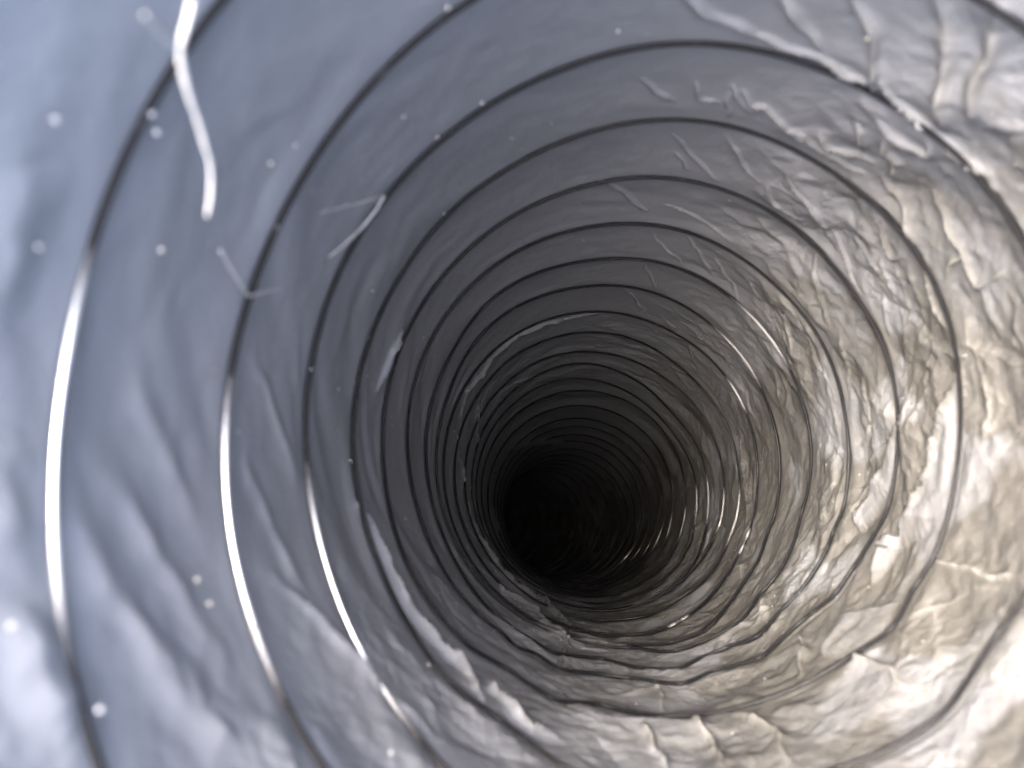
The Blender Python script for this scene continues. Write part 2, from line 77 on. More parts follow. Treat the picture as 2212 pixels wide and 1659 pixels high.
# ------------------------------------------------------------------ noise
_rng = np.random.RandomState(11)
_perm = np.tile(_rng.permutation(256), 3)
_grad = _rng.normal(size=(256, 3)); _grad /= np.linalg.norm(_grad, axis=1)[:, None]
def noise(x, y, z):
    xi = np.floor(x).astype(int); yi = np.floor(y).astype(int); zi = np.floor(z).astype(int)
    xf = x - xi; yf = y - yi; zf = z - zi
    u = xf ** 3 * (xf * (xf * 6 - 15) + 10); v = yf ** 3 * (yf * (yf * 6 - 15) + 10); q = zf ** 3 * (zf * (zf * 6 - 15) + 10)
    xi &= 255; yi &= 255; zi &= 255
    def g(i, j, k):
        h = _perm[_perm[_perm[(xi + i) & 255] + ((yi + j) & 255)] + ((zi + k) & 255)]
        G = _grad[h]
        return G[..., 0] * (xf - i) + G[..., 1] * (yf - j) + G[..., 2] * (zf - k)
    l = lambda a, b, t: a + t * (b - a)
    return 1.6 * l(l(l(g(0,0,0), g(1,0,0), u), l(g(0,1,0), g(1,1,0), u), v), l(l(g(0,0,1), g(1,0,1), u), l(g(0,1,1), g(1,1,1), u), v), q)
_fh = _rng.uniform(-1, 1, (64, 256))
def facets(th, s, n, fs, shear, o):
    """flat triangular facets with straight creases; n cells round the duct (periodic), fs cells per radius"""
    a = th / TWO * n + shear * s; b = s * fs + o * 0.37
    i = np.floor(a).astype(int); j = np.floor(b).astype(int); x = a - i; y = b - j
    def h(ii, jj):
        w = np.floor_divide(ii, 1) % n
        return _fh[(jj * 7 + o) % 64, (w * 37 + jj * 11 + o * 13) & 255]
    h00, h10, h01, h11 = h(i, j), h(i + 1, j), h(i, j + 1), h(i + 1, j + 1)
    flip = _fh[(j * 5 + o + 3) % 64, ((i % n) * 17 + j * 29 + o) & 255] > 0
    A = np.where(x + y < 1, h00 + x * (h10 - h00) + y * (h01 - h00), h11 + (1 - x) * (h01 - h11) + (1 - y) * (h10 - h11))
    B = np.where(x > y, h00 + x * (h10 - h00) + y * (h11 - h10), h00 + y * (h01 - h00) + x * (h11 - h01))
    return np.where(flip, A, B)
def ridged(x, y, z): return 1 - 2 * np.abs(noise(x, y, z))
def smooth(a, b, x):
    t = np.clip((x - a) / (b - a), 0, 1); return t * t * (3 - 2 * t)
def window(fr, a, b, c, d): return smooth(a, b, fr) * (1 - smooth(c, d, fr))

# ------------------------------------------------------------------ materials
def new_mat(name):
    m = bpy.data.materials.new(name); m.use_nodes = True
    return m, m.node_tree, m.node_tree.nodes['Principled BSDF']
def nd(t, kind, **kw):
    n = t.nodes.new(kind)
    for k, v in kw.items(): setattr(n, k, v)
    return n
def film_material(name, dusty=True):
    m, t, p = new_mat(name)
    L = t.links.new
    co = nd(t, 'ShaderNodeTexCoord')
    n1 = nd(t, 'ShaderNodeTexNoise'); n1.inputs['Scale'].default_value = 70; n1.inputs['Detail'].default_value = 5; n1.inputs['Roughness'].default_value = 0.62
    n2 = nd(t, 'ShaderNodeTexNoise'); n2.inputs['Scale'].default_value = 900; n2.inputs['Detail'].default_value = 3
    n3 = nd(t, 'ShaderNodeTexNoise'); n3.inputs['Scale'].default_value = 3500; n3.inputs['Detail'].default_value = 1
    for n in (n1, n2, n3): L(co.outputs['Object'], n.inputs['Vector'])
    at = nd(t, 'ShaderNodeAttribute', attribute_name='dust')
    # dust cover = laid dust broken up by grain
    a1 = nd(t, 'ShaderNodeMath', operation='MULTIPLY_ADD'); a1.inputs[1].default_value = 0.9; a1.inputs[2].default_value = -0.45
    L(n1.outputs['Fac'], a1.inputs[0])
    a2 = nd(t, 'ShaderNodeMath', operation='MULTIPLY_ADD'); a2.inputs[1].default_value = 0.7; L(n2.outputs['Fac'], a2.inputs[0]); L(a1.outputs[0], a2.inputs[2])
    a2b = nd(t, 'ShaderNodeMath', operation='SUBTRACT'); L(a2.outputs[0], a2b.inputs[0]); a2b.inputs[1].default_value = 0.35
    a3 = nd(t, 'ShaderNodeMath', operation='ADD'); L(at.outputs['Fac'], a3.inputs[0]); L(a2b.outputs[0], a3.inputs[1])
    mr = nd(t, 'ShaderNodeMapRange', interpolation_type='SMOOTHSTEP'); mr.inputs['From Min'].default_value = 0.05; mr.inputs['From Max'].default_value = 1.15
    L(a3.outputs[0], mr.inputs['Value'])
    cr = nd(t, 'ShaderNodeMix', data_type='RGBA'); cr.inputs['A'].default_value = FILM; cr.inputs['B'].default_value = FILM2
    L(n1.outputs['Fac'], cr.inputs['Factor'])
    cd_ = nd(t, 'ShaderNodeMix', data_type='RGBA'); cd_.inputs['A'].default_value = DUST; cd_.inputs['B'].default_value = DUST2
    mm = nd(t, 'ShaderNodeMapRange'); mm.inputs['From Min'].default_value = 0.32; mm.inputs['From Max'].default_value = 0.68; L(n1.outputs['Fac'], mm.inputs['Value']); L(mm.outputs[0], cd_.inputs['Factor'])
    mx = nd(t, 'ShaderNodeMix', data_type='RGBA'); L(mr.outputs[0], mx.inputs['Factor']); L(cr.outputs['Result'], mx.inputs['A']); L(cd_.outputs['Result'], mx.inputs['B'])
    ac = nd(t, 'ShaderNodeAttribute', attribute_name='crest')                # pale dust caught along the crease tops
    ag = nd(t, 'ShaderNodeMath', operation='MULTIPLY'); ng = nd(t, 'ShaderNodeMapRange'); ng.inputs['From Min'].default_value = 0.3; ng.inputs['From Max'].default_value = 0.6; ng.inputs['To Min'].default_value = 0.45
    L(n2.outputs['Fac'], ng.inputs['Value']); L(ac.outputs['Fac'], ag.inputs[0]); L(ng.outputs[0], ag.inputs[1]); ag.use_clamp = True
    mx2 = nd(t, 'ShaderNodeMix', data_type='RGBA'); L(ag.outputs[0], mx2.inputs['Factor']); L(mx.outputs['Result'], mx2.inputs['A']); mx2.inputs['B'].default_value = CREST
    L(mx2.outputs['Result'], p.inputs['Base Color'])
    rr = nd(t, 'ShaderNodeMapRange'); rr.inputs['To Min'].default_value = ROUGH; rr.inputs['To Max'].default_value = 0.75
    L(mr.outputs[0], rr.inputs['Value']); L(rr.outputs[0], p.inputs['Roughness'])
    sp = nd(t, 'ShaderNodeMapRange'); sp.inputs['To Min'].default_value = 0.20; sp.inputs['To Max'].default_value = 0.05
    L(mr.outputs[0], sp.inputs['Value']); L(sp.outputs[0], p.inputs['Specular IOR Level'])
    b = nd(t, 'ShaderNodeBump'); b.inputs['Strength'].default_value = 0.25; b.inputs['Distance'].default_value = 0.0004
    L(n2.outputs['Fac'], b.inputs['Height'])
    b2 = nd(t, 'ShaderNodeBump'); b2.inputs['Strength'].default_value = 0.12; b2.inputs['Distance'].default_value = 0.0001
    L(n3.outputs['Fac'], b2.inputs['Height']); L(b.outputs[0], b2.inputs['Normal']); 
    vb = b2
    for sc_, di in ((95, 0.0009),):                          # fine sharp creases of the crumpled side
        vo = nd(t, 'ShaderNodeTexVoronoi', feature='DISTANCE_TO_EDGE'); vo.inputs['Scale'].default_value = sc_
        wv = nd(t, 'ShaderNodeVectorMath', operation='MULTIPLY_ADD'); L(n1.outputs['Color'], wv.inputs[0]); wv.inputs[1].default_value = (0.018,) * 3; L(co.outputs['Object'], wv.inputs[2])
        L(wv.outputs[0], vo.inputs['Vector'])
        cl = nd(t, 'ShaderNodeMapRange'); cl.inputs['From Max'].default_value = 0.16; cl.inputs['To Min'].default_value = 1.0; cl.inputs['To Max'].default_value = 0.0; L(vo.outputs['Distance'], cl.inputs['Value'])
        ak = nd(t, 'ShaderNodeAttribute', attribute_name='crush'); mu = nd(t, 'ShaderNodeMath', operation='MULTIPLY'); L(cl.outputs[0], mu.inputs[0]); L(ak.outputs['Fac'], mu.inputs[1])
        nb = nd(t, 'ShaderNodeBump'); nb.inputs['Strength'].default_value = 0.32; nb.inputs['Distance'].default_value = di
        L(mu.outputs[0], nb.inputs['Height']); L(vb.outputs[0], nb.inputs['Normal']); vb = nb
    L(vb.outputs[0], p.inputs['Normal'])
    return m
FILM = (0.070, 0.0720, 0.0765, 1); FILM2 = (0.098, 0.100, 0.1045, 1)
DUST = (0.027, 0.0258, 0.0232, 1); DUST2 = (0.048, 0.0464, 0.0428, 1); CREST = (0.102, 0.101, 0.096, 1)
ROUGH = 0.62
M_FILM = film_material('grey_film')
M_WIRE, t, p = new_mat('spring_steel')
p.inputs['Specular IOR Level'].default_value = 0.03; p.inputs['Base Color'].default_value = (0.018, 0.018, 0.020, 1); p.inputs['Roughness'].default_value = 0.24
n = nd(t, 'ShaderNodeTexNoise'); n.inputs['Scale'].default_value = 700; n.inputs['Detail'].default_value = 5
co = nd(t, 'ShaderNodeTexCoord'); t.links.new(co.outputs['Object'], n.inputs['Vector'])
mr = nd(t, 'ShaderNodeMapRange'); mr.inputs['From Min'].default_value = 0.35; mr.inputs['From Max'].default_value = 0.75; mr.inputs['To Min'].default_value = 0.10; mr.inputs['To Max'].default_value = 0.26
t.links.new(n.outputs['Fac'], mr.inputs['Value']); t.links.new(mr.outputs[0], p.inputs['Roughness'])
at = nd(t, 'ShaderNodeAttribute', attribute_name='glinting')          # glints painted into the wire: brighter, metallic stretches
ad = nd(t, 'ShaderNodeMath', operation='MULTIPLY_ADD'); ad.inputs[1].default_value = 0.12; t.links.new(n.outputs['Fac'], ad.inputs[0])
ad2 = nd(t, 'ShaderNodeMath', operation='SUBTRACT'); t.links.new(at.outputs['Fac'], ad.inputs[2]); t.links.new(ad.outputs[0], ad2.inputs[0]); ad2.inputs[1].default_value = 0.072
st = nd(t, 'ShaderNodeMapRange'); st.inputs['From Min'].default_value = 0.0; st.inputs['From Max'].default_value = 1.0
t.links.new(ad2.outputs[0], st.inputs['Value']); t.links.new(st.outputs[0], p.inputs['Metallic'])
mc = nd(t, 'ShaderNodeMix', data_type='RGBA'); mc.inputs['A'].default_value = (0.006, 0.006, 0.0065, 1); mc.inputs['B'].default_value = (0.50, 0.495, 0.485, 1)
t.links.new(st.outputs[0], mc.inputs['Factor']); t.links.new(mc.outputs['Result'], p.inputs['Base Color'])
def plain(name, c1, c2, rough, scale):
    m, t, p = new_mat(name)
    n = nd(t, 'ShaderNodeTexNoise'); n.inputs['Scale'].default_value = scale; n.inputs['Detail'].default_value = 4
    co = nd(t, 'ShaderNodeTexCoord'); t.links.new(co.outputs['Object'], n.inputs['Vector'])
    x = nd(t, 'ShaderNodeMix', data_type='RGBA'); x.inputs['A'].default_value = c1; x.inputs['B'].default_value = c2
    t.links.new(n.outputs['Fac'], x.inputs['Factor']); t.links.new(x.outputs['Result'], p.inputs['Base Color'])
    p.inputs['Roughness'].default_value = rough
    return m
M_LINT = plain('white_lint', (0.10, 0.10, 0.098, 1), (0.14, 0.14, 0.137, 1), 0.7, 600)
M_SPECK = {'w': plain('white_grit', (0.20, 0.20, 0.195, 1), (0.25, 0.25, 0.245, 1), 0.5, 2000),
           'c': plain('cream_grit', (0.19, 0.18, 0.15, 1), (0.24, 0.225, 0.185, 1), 0.5, 2000),
           'y': plain('yellow_grit', (0.20, 0.19, 0.14, 1), (0.25, 0.235, 0.17, 1), 0.5, 2000),
           't': plain('tan_grit', (0.075, 0.058, 0.045, 1), (0.09, 0.07, 0.055, 1), 0.6, 2000),
           'g': plain('grey_grit', (0.12, 0.12, 0.125, 1), (0.145, 0.145, 0.145, 1), 0.6, 2000)}
M_FINE = plain('fine_grey_dust', (0.085, 0.083, 0.078, 1), (0.13, 0.127, 0.12, 1), 0.7, 400)
M_LIGHT_SEAL = plain('dark_light_seal', (0.03, 0.03, 0.032, 1), (0.05, 0.05, 0.05, 1), 0.6, 60)  # for the added sleeve and cap that block light

# ------------------------------------------------------------------ the film
def ridge_disp(th, s):
    """inward push of the hand-measured creases; th in radians 0..2pi"""
    out = np.zeros_like(s); dust = np.zeros_like(s)
    for poly, h, wd in RIDGES:
        q = np.array(poly)
        m_ = 3.5 * wd
        lo_s, hi_s = q[:, 1].min() - m_, q[:, 1].max() + m_
        mid = 0.5 * (q[:, 0].min() + q[:, 0].max()); half = 0.5 * (q[:, 0].max() - q[:, 0].min()) + m_
        dth = (th - mid + math.pi) % TWO - math.pi
        sel = np.where((np.abs(dth) < half) & (s > lo_s) & (s < hi_s))
        if sel[0].size == 0: continue
        X = dth[sel]; Y = s[sel]
        X, Y = X + 0.020 * noise(X * 9 + h * 90, Y * 9, 0 * X + wd * 50), Y + 0.020 * noise(X * 9 + 40, Y * 9 + h * 70, 0 * X)
        best = np.full(X.shape, 1e9); tt = np.zeros(X.shape)
        Lseg = np.concatenate([[0], np.cumsum(np.hypot(np.diff(q[:, 0]), np.diff(q[:, 1])))])
        for i in range(len(q) - 1):
            ax, ay = q[i, 0] - mid, q[i, 1]; bx, by = q[i + 1, 0] - mid, q[i + 1, 1]
            dx, dy = bx - ax, by - ay; l2 = dx * dx + dy * dy + 1e-12
            f = np.clip(((X - ax) * dx + (Y - ay) * dy) / l2, 0, 1)
            d = np.hypot(X - ax - f * dx, Y - ay - f * dy)
            k = d < best; best = np.where(k, d, best); tt = np.where(k, Lseg[i] + f * (Lseg[i + 1] - Lseg[i]), tt)
        ta = tt / Lseg[-1]
        taper = np.clip(0.35 + 3 * np.minimum(ta, 1 - ta), 0, 1)
        wob = 1 + 0.35 * noise(X * 14 + mid * 7, Y * 14, np.full(X.shape, h * 40))
        pr = 0.6 * np.exp(-(best / (0.36 * wd)) ** 2) + 0.4 * np.clip(1 - best / (1.7 * wd), 0, 1) ** 1.6
        out[sel] = np.maximum(out[sel], h * pr * taper * wob)
        dust[sel] = np.maximum(dust[sel], pr * taper)
    return out, dust

def fold_disp(th, s):
    """film folded over on itself: a plate that rises to a sharp edge on its inner side"""
    out = np.zeros_like(s); mask = np.zeros_like(s)
    for n_f, (kind, ea, eb, ra, rb) in enumerate(FLAPS):
        if kind == 'strip': continue
        A = np.array(ea); B = np.array(eb)
        mid = A[:, 0].mean()
        def res(e):
            L = np.concatenate([[0], np.cumsum(np.hypot(np.diff(e[:, 0]), np.diff(e[:, 1])))]); x = np.linspace(0, L[-1], 24)
            return np.stack([np.interp(x, L, e[:, 0]) - mid, np.interp(x, L, e[:, 1])], 1)
        A, B = res(A), res(B)
        poly = np.concatenate([A, B[::-1]])
        dth = (th - mid + math.pi) % TWO - math.pi
        lo, hi = poly.min(0), poly.max(0)
        sel = np.where((dth > lo[0]) & (dth < hi[0]) & (s > lo[1]) & (s < hi[1]))
        if sel[0].size == 0: continue
        X = dth[sel]; Y = s[sel]; ins = np.zeros(X.shape, bool)
        for k in range(len(poly)):
            x0, y0 = poly[k]; x1, y1 = poly[(k + 1) % len(poly)]
            if y0 == y1: continue
            ins ^= ((y0 > Y) != (y1 > Y)) & (X < (x1 - x0) * (Y - y0) / (y1 - y0) + x0)
        dA = np.min(np.hypot(X[:, None] - A[:, 0], Y[:, None] - A[:, 1]), 1); dB = np.min(np.hypot(X[:, None] - B[:, 0], Y[:, None] - B[:, 1]), 1)
        v = dA / (dA + dB + 1e-9)
        rip = 1 + 0.6 * noise(X * 7 + n_f, Y * 13 + n_f * 3, v * 2)
        out[sel] = np.where(ins, (0.030 if kind != 'corner' else 0.05) * (1 - v) * rip * smooth(0, 0.022, dA) * smooth(0, 0.02, dB), 0)
        mask[sel] = np.where(ins, smooth(0, 0.055, np.minimum(dA, dB)), 0)
    return out, mask

def film_radius(turn, u):
    """turn, u arrays -> theta, s, r, dust"""
    s0 = wire_s(turn); s1 = wire_s(turn + 1)
    gap = s1 - s0
    s = s0 + gap * u
    fr = turn % 1.0; th = fr * TWO
    sag = 4 * u * (1 - u)
    # how crumpled: smooth upper left, crushed right and bottom
    crush = window(fr, 0.02, 0.13, 0.56, 0.74)
    crush = np.maximum(crush, 0.75 * smooth(4.3, 5.4, s))           # beyond the first eight turns the film is crumpled all round
    left = 1 - crush
    floor = window(fr, 0.24, 0.34, 0.58, 0.68)
    # creases fan out from the upper left round both sides and run deeper
    ct, st = np.cos(th), np.sin(th)
    def nz(ft, fs, o): return noise(ct * ft + o, st * ft + 1.7 * o + 3, s * fs + 0.6 * o)
    psi = np.abs((th - 0.86 * TWO + math.pi) % TWO - math.pi)
    zc = 3.0 * np.sin(th - 0.86 * TWO) + 7
    wx = 0.22 * nz(1.8, 1.8, 0); wy = 0.22 * nz(1.8, 1.8, 31)
    be = math.radians(33)
    cr = (s + wx) * math.cos(be) - (psi + wy) * math.sin(be)
    al = (s + wx) * math.sin(be) + (psi + wy) * math.cos(be)
    edge = np.clip(np.minimum(u, 1 - u) * 7, 0, 1)            # pinned at the wires
    d = -0.011 * sag * gap / 0.45 * (0.6 + 0.4 * nz(1.2, 0.8, 50))
    # long soft drape on the left
    drape = window(fr, 0.56, 0.72, 0.80, 0.93)
    d += drape * edge * (0.010 * noise(cr * 3.6, al * 0.6, zc * 0.5) + 0.006 * noise(cr * 7.5, al * 1.2, zc))
    d += left * edge * 0.0035 * noise(cr * 7, al * 1.1, zc + 4)
    # the crushed side: smooth facets parted by thin sharp creases
    def crease(f, g, o, wd): return np.clip(1 - np.abs(noise(cr * f, al * g, zc + o)) / wd, 0, 1) ** 1.4
    c1 = crease(2.9, 1.2, 11, 0.13); c2 = crease(6.0, 2.4, 23, 0.15); c3 = crease(13, 6.0, 37, 0.22)
    c4 = np.clip(1 - np.abs(nz(5.5, 5.5, 140)) / 0.10, 0, 1)
    k1 = np.clip(1 - np.abs(nz(2.6, 2.6, 61)) / 0.12, 0, 1)
    pat = smooth(-0.15, 0.35, nz(1.9, 1.8, 5)); pat2 = smooth(-0.1, 0.4, nz(2.3, 2.3, 15))
    far = 1 - 0.20 * smooth(2.5, 5, s)
    amp = crush * (0.15 + 0.85 * edge) * far * (1 - 0.5 * (1 - smooth(1.7, 2.4, s)) * window(fr, 0.22, 0.30, 0.55, 0.7))
    jw = 0.045 * nz(5, 5, 33); jw2 = 0.045 * nz(6, 6, 44)        # bend the facet lines a little
    f1 = facets((th + jw) % TWO, s + jw2, 14, 2.6, 1.6, 5); f2 = facets((th + jw2) % TWO, s + jw, 34, 5.2, 4.0, 17)
    f3 = facets((th + 0.5 * jw) % TWO, s + 0.5 * jw2, 75, 12, -5.0, 29); f4 = facets((th + 0.3 * jw2) % TWO, s + 0.3 * jw, 150, 26, 9.0, 41)
    d += amp * (0.026 * f1 + 0.022 * f2 * (0.35 + 0.65 * pat) + 0.0125 * f3 * (0.3 + 0.7 * pat2) + 0.0042 * f4)
    d += amp * (0.007 * pat2 * c1 + 0.005 * pat * c2 + 0.006 * k1 * pat + 0.002 * c3)
    d += left * edge * (0.004 * f1 + 0.0014 * f3 * pat) * far
    # on the crushed lower side the near film laps up to the wire and leaves a dark gap behind it
    lip = floor * np.clip(0.55 + 0.75 * nz(5, 5, 90), 0.05, 1.3)
    d += lip * 0.014 * smooth(0.55, 0.93, u) * (1 - smooth(0.945, 0.985, u))
    d -= floor * 0.010 * (1 - smooth(0.0, 0.10, u)) + floor * 0.010 * smooth(0.965, 0.985, u)
    rd, rdust = ridge_disp(th % TWO, s)
    fd, fm = fold_disp(th % TWO, s)
    d = d * (1 - 0.7 * fm) + fd
    d += rd
    # faint fine unevenness everywhere
    d += 0.0015 * nz(14, 14, 99) * edge
    # dust: lies on the low side, more on the crests that face up
    low = np.cos(th - 0.335 * TWO)                             # +1 at the lowest side
    dust = smooth(-0.25, 0.95, low + 0.30 * nz(2.5, 2.5, 110)) * 0.95
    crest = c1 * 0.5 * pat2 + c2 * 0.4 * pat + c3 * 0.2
    dust = dust + crush * crest * smooth(-0.2, 0.6, low + 0.5) + rdust * 0.55 * smooth(0.0, 0.10, fr) * (1 - smooth(0.5, 0.6, fr))
    clean = smooth(0.12, 0.34, nz(2.2, 2.2, 120) + 0.25 * nz(7, 7, 130))
    dust = dust * (1 - 0.55 * clean)
    dust = dust * (1 - fm) + (0.40 + 0.3 * (s < 2.6) * (th > 0.30 * TWO)) * fm
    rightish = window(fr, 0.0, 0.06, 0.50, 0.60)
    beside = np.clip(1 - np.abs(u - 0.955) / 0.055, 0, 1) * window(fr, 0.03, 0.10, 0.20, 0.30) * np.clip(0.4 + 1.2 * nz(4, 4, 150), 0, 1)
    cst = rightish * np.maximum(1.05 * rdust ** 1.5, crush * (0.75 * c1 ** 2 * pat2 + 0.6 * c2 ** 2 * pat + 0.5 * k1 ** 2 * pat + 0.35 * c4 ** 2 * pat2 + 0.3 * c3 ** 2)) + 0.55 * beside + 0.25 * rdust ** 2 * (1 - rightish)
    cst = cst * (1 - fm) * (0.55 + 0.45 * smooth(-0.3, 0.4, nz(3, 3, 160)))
    return th, s, 1.006 - d, np.stack([dust, np.clip(cst, 0, 1), np.clip(crush, 0, 1) * edge * (0.35 + 0.65 * pat)], -1)

duct = bpy.data.objects.new('flexible_duct', None); col.objects.link(duct)
duct.location = world(AX[0]).tolist()
duct['label'] = 'crumpled grey plastic film duct ribbed with a steel wire spiral, seen from inside'
duct['category'] = 'duct'
bpy.context.view_layer.update()
INV = duct.matrix_world.inverted()
def link(name, me, mat, parent=None):
    o = bpy.data.objects.new(name, me); col.objects.link(o)
    if mat: me.materials.append(mat)
    if parent is not None:
        o.parent = parent
        if parent is duct: o.matrix_parent_inverse = INV
    return o
def grid_mesh(name, P, loop=False, dust=None, normals=None):
    nr, nc = P.shape[:2]
    idx = np.arange(nr * nc).reshape(nr, nc)
    q = np.stack([idx[:-1, :-1], idx[:-1, 1:], idx[1:, 1:], idx[1:, :-1]], -1).reshape(-1, 4)
    me = bpy.data.meshes.new(name)
    me.vertices.add(nr * nc); me.vertices.foreach_set('co', P.reshape(-1).astype(np.float32))
    me.loops.add(q.size); me.loops.foreach_set('vertex_index', q.reshape(-1).astype(np.int32))
    me.polygons.add(len(q)); me.polygons.foreach_set('loop_start', np.arange(0, q.size, 4, dtype=np.int32)); me.polygons.foreach_set('loop_total', np.full(len(q), 4, dtype=np.int32))
    me.update(calc_edges=True)
    me.polygons.foreach_set('use_smooth', np.ones(len(q), dtype=bool))
    if dust is not None:
        for i_, nm in enumerate(('dust', 'crest', 'crush')):
            a = me.attributes.new(nm, 'FLOAT', 'POINT'); a.data.foreach_set('value', np.ascontiguousarray(dust[..., i_]).reshape(-1).astype(np.float32))
    if normals is not None:
        me.normals_split_custom_set_from_vertices(normals.reshape(-1, 3).tolist())
    return me

T_START = -1.56; T_END = WT[-1, 0] - 1.02
k0 = math.floor(T_START); k1 = math.ceil(T_END)
for k in range(k0, k1):
    a, b = max(k, T_START), min(k + 1, T_END)
    if k < 6: ncol, nrow = 1300, 60
    elif k < 8: ncol, nrow = 1000, 40
    elif k < 13: ncol, nrow = 900, 28
    else: ncol, nrow = 320, 10
    ncol = max(int(ncol * (b - a)), 8)
    dt = (b - a) / ncol
    turn = a + dt * np.arange(-1, ncol + 2)                    # one spare column each side for the normals
    uu = np.linspace(0, 1, nrow + 1)
    TT, UU = np.meshgrid(turn, uu, indexing='ij')
    th, s, r, du = film_radius(TT, UU)
    P = world(duct_point(th, s, r))
    Nn = np.cross(np.gradient(P, axis=0), np.gradient(P, axis=1)); Nn /= np.linalg.norm(Nn, axis=2)[..., None] + 1e-12
    P, du, Nn = P[1:-1], du[1:-1], Nn[1:-1]
    link('film_band', grid_mesh('film_band', P[:, ::1], dust=du, normals=-Nn), M_FILM, duct)

# ------------------------------------------------------------------ the wire, one mesh per turn
def tube_mesh(name, C, rad, sides=8, caps=True):
    C = np.asarray(C, float); n = len(C)
    rad = np.broadcast_to(np.asarray(rad, float), (n,))
    tg = np.gradient(C, axis=0); tg /= np.linalg.norm(tg, axis=1)[:, None] + 1e-12
    ref = np.array([0.31, 0.77, 0.55]); a_ = np.cross(tg, ref); a_ /= np.linalg.norm(a_, axis=1)[:, None]
    for i in range(1, n):                                       # transport the frame
        v = a_[i - 1] - tg[i] * (a_[i - 1] @ tg[i]); a_[i] = v / np.linalg.norm(v)
    b_ = np.cross(tg, a_)
    an = np.linspace(0, TWO, sides + 1)[:-1]
    V = C[:, None] + rad[:, None, None] * (np.cos(an)[None, :, None] * a_[:, None] + np.sin(an)[None, :, None] * b_[:, None])
    idx = np.arange(n * sides).reshape(n, sides); nx = np.roll(idx, -1, 1)
    q = np.stack([idx[:-1], nx[:-1], nx[1:], idx[1:]], -1).reshape(-1, 4).tolist()
    if caps: q += [idx[0, ::-1].tolist(), idx[-1].tolist()]
    me = bpy.data.meshes.new(name); me.from_pydata(V.reshape(-1, 3).tolist(), [], q); me.update()
    me.polygons.foreach_set('use_smooth', np.ones(len(me.polygons), dtype=bool))
    return me
WIRE_R = 0.0074
PAINTED_GLINTS = [(-0.258, 0.068, 1), (0.71, 0.072, 1), (1.672, 0.078, .95), (6.14, 0.05, 0.5), (7.14, 0.05, 0.5), (8.17, 0.03, 0.5), (9.3, 0.05, 0.5), (10.29, 0.04, .5), (11.27, 0.05, .5), (12.28, 0.05, .5), (8.33, .02, 1), (8.44, .015, 1), (13.3, .04, .5), (14.3, .03, .5), (15.32, .03, .5), (16.34, .02, .5), (17.35, .02, .5), (18.36, .03, .5)]  # turn, half width, strength of each glint painted on the wire
for k in range(k0, k1):
    a, b = max(k, T_START), min(k + 1, T_END)
    n_ = max(int((420 if k < 9 else 240 if k < 14 else 120) * (b - a)), 6)
    tr = np.linspace(a, b, n_ + 1)
    fr = tr % 1.0
    floor = window(fr, 0.26, 0.36, 0.56, 0.66)
    C = world(duct_point(tr * TWO, wire_s(tr), 0.992 - 0.001 * floor))
    sides = 10 if k < 6 else 8
    me = tube_mesh('wire_turn', C, WIRE_R * R * (1 + 0.08 * floor), sides, caps=(k in (k0, k1 - 1)))
    glinting = np.zeros(len(tr))
    for c0, hw, am in PAINTED_GLINTS: glinting = np.maximum(glinting, am * np.clip(1.0 * np.exp(-(np.abs(tr - c0) / (0.50 * hw)) ** 2.6) - 0.02, 0, 1))
    a_ = me.attributes.new('glinting', 'FLOAT', 'POINT'); a_.data.foreach_set('value', np.repeat(glinting, sides).astype(np.float32))
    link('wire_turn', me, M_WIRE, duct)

# ------------------------------------------------------------------ added, unseen: sleeve and far cap that keep outside light out
sg = np.linspace(0.02, S[-1], 160); tg_ = np.linspace(0, TWO, 73)
TH, SS = np.meshgrid(tg_, sg, indexing='ij')
link('light_seal_sleeve', grid_mesh('light_seal_sleeve', world(duct_point(TH, SS, 1.14 + 0 * SS))), M_LIGHT_SEAL, duct)  # unseen, added to stop light leaking between film bands
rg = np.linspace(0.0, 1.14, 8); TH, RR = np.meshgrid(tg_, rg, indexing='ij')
link('light_seal_cap', grid_mesh('light_seal_cap', world(duct_point(TH, np.full(TH.shape, S[-1] - 0.02) + 0.1 * (RR - 1.14), RR))), M_LIGHT_SEAL, duct)  # unseen, added so no sky light enters the far end

# ------------------------------------------------------------------ lint and grit
def top(o, label, cat, group=None):
    o['label'] = label; o['category'] = cat
    if group: o['group'] = group
def spline(P, n):
    P = np.array(P); t_ = np.concatenate([[0], np.cumsum(np.linalg.norm(np.diff(P, axis=0), axis=1))]); x = np.linspace(0, t_[-1], n)
    return np.stack([_smooth(np.interp(x, t_, P[:, i]), max(2, n // 24)) for i in range(3)], 1)
LINT = [('thick white forked fibre hanging across the nearest wire at top left', 0.0046, 0.0038),
        ('white curved fibre forking off the third wire from the left', 0.0038, 0.0024),
        ('short greyish fibre bent in a V over the second wire from the left', 0.0038, 0.0026)]
for (br, (lab, r1, r2)) in zip(FIBRES, LINT):
    e = bpy.data.objects.new('lint_fibre', None); col.objects.link(e); e.location = world(br[1][0]).tolist()
    top(e, lab, 'fibre', 'pieces of lint in the duct')
    bpy.context.view_layer.update(); iv = e.matrix_world.inverted()
    for j, pl in enumerate(br):
        C = world(spline(pl, 60)); x = np.linspace(0, 1, 60)
        rr = (r1 if j == 0 else r2) * R * (1 - 0.45 * x ** 2) * (1 + 0.10 * np.sin(x * 23 + j) + 0.06 * np.sin(x * 61))
        o = link('strand', tube_mesh('strand', C, rr, 10), M_LINT); o.parent = e; o.matrix_parent_inverse = iv
def grit_bm(rad, rs):
    import bmesh
    bm = bmesh.new(); bmesh.ops.create_icosphere(bm, subdivisions=2, radius=rad)
    for v in bm.verts: v.co *= 1 + 0.3 * rs.uniform(-1, 1)
    me = bpy.data.meshes.new('dust_speck'); bm.to_mesh(me); bm.free()
    me.polygons.foreach_set('use_smooth', np.ones(len(me.polygons), dtype=bool))
    return me
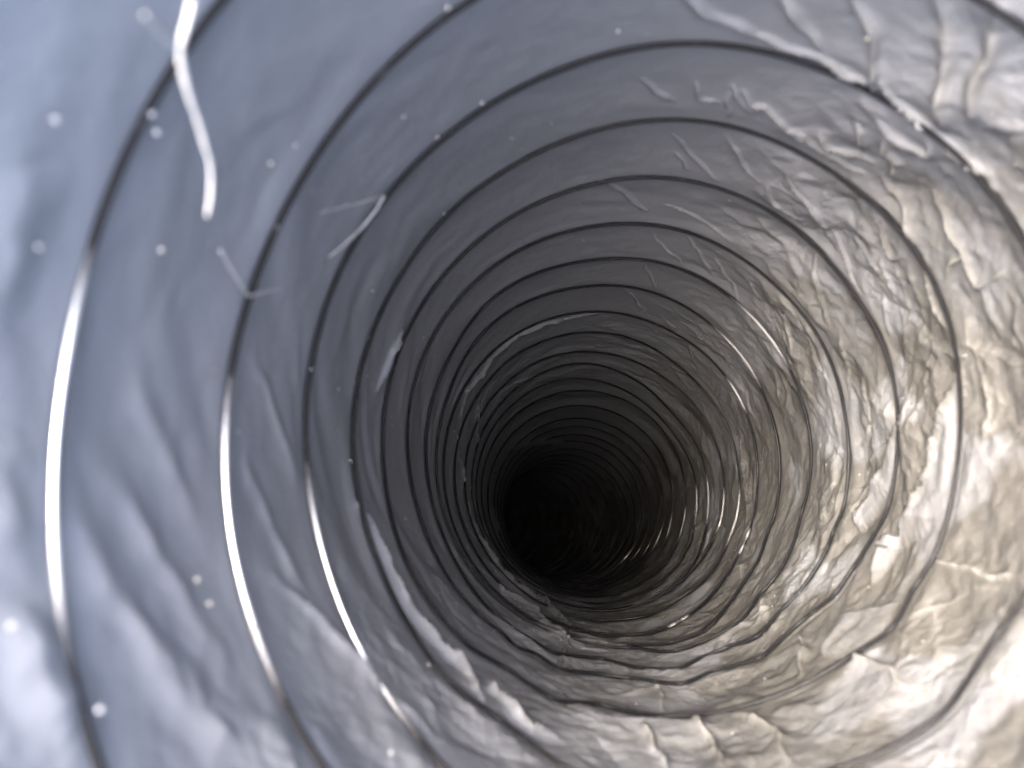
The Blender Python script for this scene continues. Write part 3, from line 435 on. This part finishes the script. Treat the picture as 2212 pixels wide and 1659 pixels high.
SPECK_LABELS = [
    'white dust speck beside the nearest wire, lower of a touching pair at upper left',
    'white dust speck on the nearest wire, upper of a touching pair at upper left',
    'round cream dust speck alone on smooth film between the first and second wires',
    'cream dust speck just left of the second wire, beside a fainter grey one',
    'faint grey dust speck against the second wire, up and right of a cream one',
    'cream dust speck sitting on the second wire at the top edge of the photo',
    'bright white dust speck on the third wire, high on its upper left arc',
    'cream dust speck on the third wire, a little below its bright white speck',
    'bright white dust speck on the fourth wire at upper left',
    'bright white dust speck on open film above the third wire, top middle',
    'faint grey dust speck between third and fourth wires, nearest the top middle',
    'small cream dust speck midway between third and fourth wires near the top',
    'cream dust speck on the second wire at the upper end of its white glint',
    'grey dust speck on the third wire just above its white glint',
    'tan brown dust speck on the film left of the second wire at mid height',
    'small white dust speck at the left side of the fourth wire, lowest one on it',
    'grey dust speck on the left of the fourth wire, upper of two grey ones',
    'grey dust speck on the left of the fourth wire, lower of two grey ones',
    "cream dust speck left of the second wire's glint, upper of a pair",
    "cream dust speck left of the second wire's glint, lower of a pair",
    'large white dust speck right of the nearest wire at lower left',
    'large pale cream dust speck at the left edge of the photo, low down',
    'grey dust speck on the second wire just above the small V shaped fibre',
    'small grey dust speck between third and fourth wires, below the curved fibre',
    'cream dust speck on the second wire below its white glint',
    'faint grey dust speck on film between second and third wires, upper left',
    'pale yellow dust speck on a white film crease at the top right',
    'large faint grey dust speck left of the nearest wire, above mid height',
    'faint grey dust speck near the left edge, just below a larger grey one',
    'white dust speck near the bottom edge, between second and third wires',
    'pale yellow dust speck on the dusty lower right film beside a wire',
    'tiny white dust speck on a kinked wire at the lower right',
    'small white dust speck on the fourth wire at lower left',
    'tiny white dust speck among the bottom folds, right of a grey one',
    'tiny grey dust speck among the bottom folds, left of a white one']
rs = np.random.RandomState(5)
for i, (p3, k, c) in enumerate(SPECKS):
    me = grit_bm(0.0039 * R * k * (0.7 + 0.3 * min(p3[2], 2.0) / 1.4), rs)
    o = link('dust_speck', me, M_SPECK[c]); o.location = world(p3).tolist()
    o.rotation_euler = rs.uniform(0, 6, 3).tolist()
    top(o, SPECK_LABELS[i] if i < len(SPECK_LABELS) else 'dust speck', 'dust speck', 'larger dust specks on the film')
# uncountable fine dust, one object
N = 1500
tu = rs.uniform(-0.2, 11, N); u = rs.uniform(0.02, 0.98, N)
keep = rs.uniform(0, 1, N) < (0.35 + 0.65 * (np.cos((tu % 1.0) * TWO - 0.5 * TWO) * 0.5 + 0.5))
tu, u = tu[keep], u[keep]
th, s, r, du = film_radius(tu[:, None], u[:, None])
C = world(duct_point(th[:, 0], s[:, 0], r[:, 0] - 0.002))
V = []; Fc = []
oct_ = np.array([(1, 0, 0), (-1, 0, 0), (0, 1, 0), (0, -1, 0), (0, 0, 1), (0, 0, -1)], float)
of = [(0, 2, 4), (2, 1, 4), (1, 3, 4), (3, 0, 4), (2, 0, 5), (1, 2, 5), (3, 1, 5), (0, 3, 5)]
for c in C:
    rr = R * (0.0016 + 0.0030 * rs.rand() ** 3); b0 = len(V)
    V += (c + oct_ * rr * rs.uniform(0.5, 1.4, (6, 1))).tolist(); Fc += [[b0 + i for i in f] for f in of]
me = bpy.data.meshes.new('fine_dust'); me.from_pydata(V, [], Fc); me.update()
o = link('fine_dust', me, M_FINE); o['kind'] = 'stuff'
o['label'] = 'fine pale dust grains scattered over the film'; o['category'] = 'dust'
